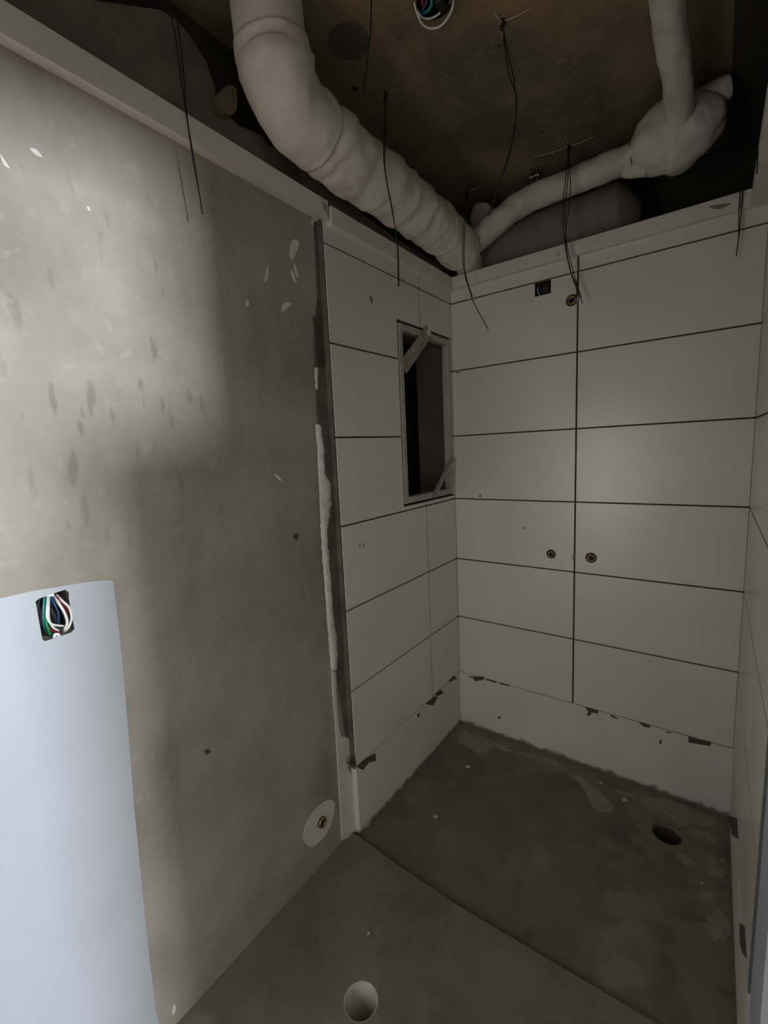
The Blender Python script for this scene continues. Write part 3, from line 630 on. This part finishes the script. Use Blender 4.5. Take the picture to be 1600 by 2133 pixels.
hang((1047, 40), [[(1056, 100), (1074, 190), (1072, 270), (1056, 340), (1036, 395), (1019, 448)], [(1052, 100), (1062, 160), (1076, 205), (1070, 280), (1050, 352), (1030, 410)]], 'long curving black wire pair hanging from the middle of the ceiling', [(1110, 15), (1030, 25), (1045, 92)])
hang((972, 396), [[(970, 430), (964, 500), (966, 560), (985, 625), (1017, 686)], [(974, 430), (967, 500), (969, 565), (984, 618)]], 'black wires hanging over the corner of the tiled walls', [(1000, 388), (990, 404), (955, 398)], v=-0.28)
hang((1185, 302), [[(1180, 360), (1173, 430), (1176, 500), (1190, 570), (1214, 632)], [(1184, 360), (1178, 430), (1180, 500), (1194, 565), (1211, 620)], [(1188, 360), (1187, 420), (1178, 490), (1188, 560), (1208, 610)]], 'thick bundle of black wires hanging over the vertical tile joint of the back wall', [(1110, 328), (1238, 284), (1178, 282)], v=-0.07)
def wall_hang():
    S = [[(352, 14), (366, 80), (378, 170), (390, 250), (406, 345), (422, 447)], [(358, 10), (372, 60), (382, 150), (388, 230), (402, 330), (418, 420)]]
    c = at(352, 14, 'x', 0.03); t = thing('hanging_wire', c, 'pair of black wires hanging in front of the long trim on the plaster wall', 'wire', 'wires hanging from the ceiling')
    for pts in S: obj('strand', tube(catmull([Vector((0.0, c.y, CEIL))] + [at(px, py, 'x', 0.03) for px, py in pts], 40), 0.0017, 6), wire_blk, t, True)
wall_hang()
def hang2(pts, y, label):
    P = [at(px, py, 'y', y) for px, py in pts[0]]
    t = thing('hanging_wire', (P[0].x, y, P[0].z), label, 'wire', 'wires hanging from the ceiling')
    for s in pts: obj('strand', tube(catmull([at(px, py, 'y', y) for px, py in s], 26), 0.0017, 6), wire_blk, t, True)
hang2([[(1562, 255), (1553, 340), (1545, 430), (1541, 480), (1534, 534)], [(1560, 255), (1547, 350), (1540, 430), (1539, 490), (1536, 520)]], -0.03, 'black wire pair hanging over the trim at the right end of the back wall')
hang2([[(1582, 180), (1580, 260), (1577, 362)]], -0.30, 'short black wire hanging along the right trim')

# wood block stuck in the broken plaster
wp = px_poly('x', CX + 0.03, [(456, 196), (470, 180), (482, 177), (494, 184), (494, 226), (486, 238), (474, 236), (464, 232)])
o = obj('wood_block', plate('x', CX + 0.03, CX - 0.06, wp), wood); tag(o, 'broken wooden block jammed in the torn plaster above the trim', 'wood')
# crumbs of mortar on the floor
crm = mat('mortar_crumb', (176, 166, 148), (190, 180, 162), 30, 0.95)
for i, (px, py, r, lab) in enumerate([(975, 1599, 0.011, 'pale crumb on the shower floor nearest the corner patch'), (908, 1702, 0.009, 'pale crumb on the shower floor near the left tiled wall'), (1302, 1667, 0.011, 'pale crumb beside the mortar flakes before the back wall'), (1252, 1631, 0.008, 'small pale crumb close to the base of the back wall'), (1462, 1840, 0.006, 'small crumb on the shower floor beside the right wall'), (768, 1946, 0.006, 'small pale crumb on the bare floor behind the drain hole')]):
    z = WZ if py != 1946 else FZ
    c = at(px, py, 'z', z); bm = bmesh.new(); bmesh.ops.create_icosphere(bm, subdivisions=1, radius=r)
    for v in bm.verts: v.co *= 1 + 0.5 * noise.noise(v.co * 200 + Vector((i * 4, 0, 0))); v.co.z *= 0.45
    zmin = min(v.co.z for v in bm.verts)
    for v in bm.verts: v.co += Vector((c.x, c.y, z - zmin - 0.0005))
    tag(obj('mortar_crumb', bm, crm), lab, 'rubble', 'crumbs on the floor')

# ------------------------------------------------------------------ hall outside the door (behind and right of the camera)
HX = 4.7
structure('floor_hall', boxbm((1.24, -3.6, -0.19), (HX, 0.9, FZ)), screed)
structure('ceiling_hall', boxbm((1.34, -3.6, 2.62), (HX, 0.9, 2.74)), hallw)
whf = structure('wall_hall_far', plate('x', HX, HX + 0.12, rect(-3.6, 0.9, 0.0, 2.62), [rect(-1.23, -0.53, 1.60, 2.30)]), hallw)
structure('wall_hall_side', boxbm((1.24, 0.9, 0.0), (HX, 1.0, 2.62)), hallw)
structure('wall_hall_near', boxbm((1.24, -3.7, 0.0), (HX, -3.6, 2.62)), hallw)
bmh = boxbm((RB + 0.1205, JAMB, 0.006), (RB + 0.14, 0.9, 2.62)); structure('wall_hall_room', bmh, hallw)
structure('wall_hall_room_near', boxbm((RB + 0.1205, -3.6, 0.006), (RB + 0.14, JAMB2, 2.62)), hallw)
structure('wall_hall_over_door', boxbm((RB + 0.1205, JAMB2, 2.03), (RB + 0.14, JAMB, 2.62)), hallw)
win = bpy.data.objects.new('window_1', None); COL.objects.link(win); win.location = (HX, -0.88, 1.60); win['kind'] = 'structure'
bm = bmesh.new()
for lo, hi in [((HX + .03, -1.23, 1.60), (HX + .08, -1.19, 2.30)), ((HX + .03, -0.57, 1.60), (HX + .08, -0.53, 2.30)), ((HX + .03, -1.19, 1.60), (HX + .08, -0.57, 1.64)), ((HX + .03, -1.19, 2.26), (HX + .08, -0.57, 2.30))]: box(bm, lo, hi)
obj('window_sash', bm, paint, win)
obj('pane', boxbm((HX + .05, -1.19, 1.64), (HX + .056, -0.57, 2.26)), glass_m, win)
# unseen board added as light blocker, casts the stepped shadow on the left wall
bm = boxbm((-0.009, -0.35, 0.0), (0.009, 0.35, 1.62))
o = obj('added_shadow_board', bm, ply); o.location = (1.36, -1.045, FZ + 0.001); o.rotation_euler = (0, R_(-2.4), 0)
tag(o, 'added unseen board outside the door that blocks light for the wall shadow', 'board')
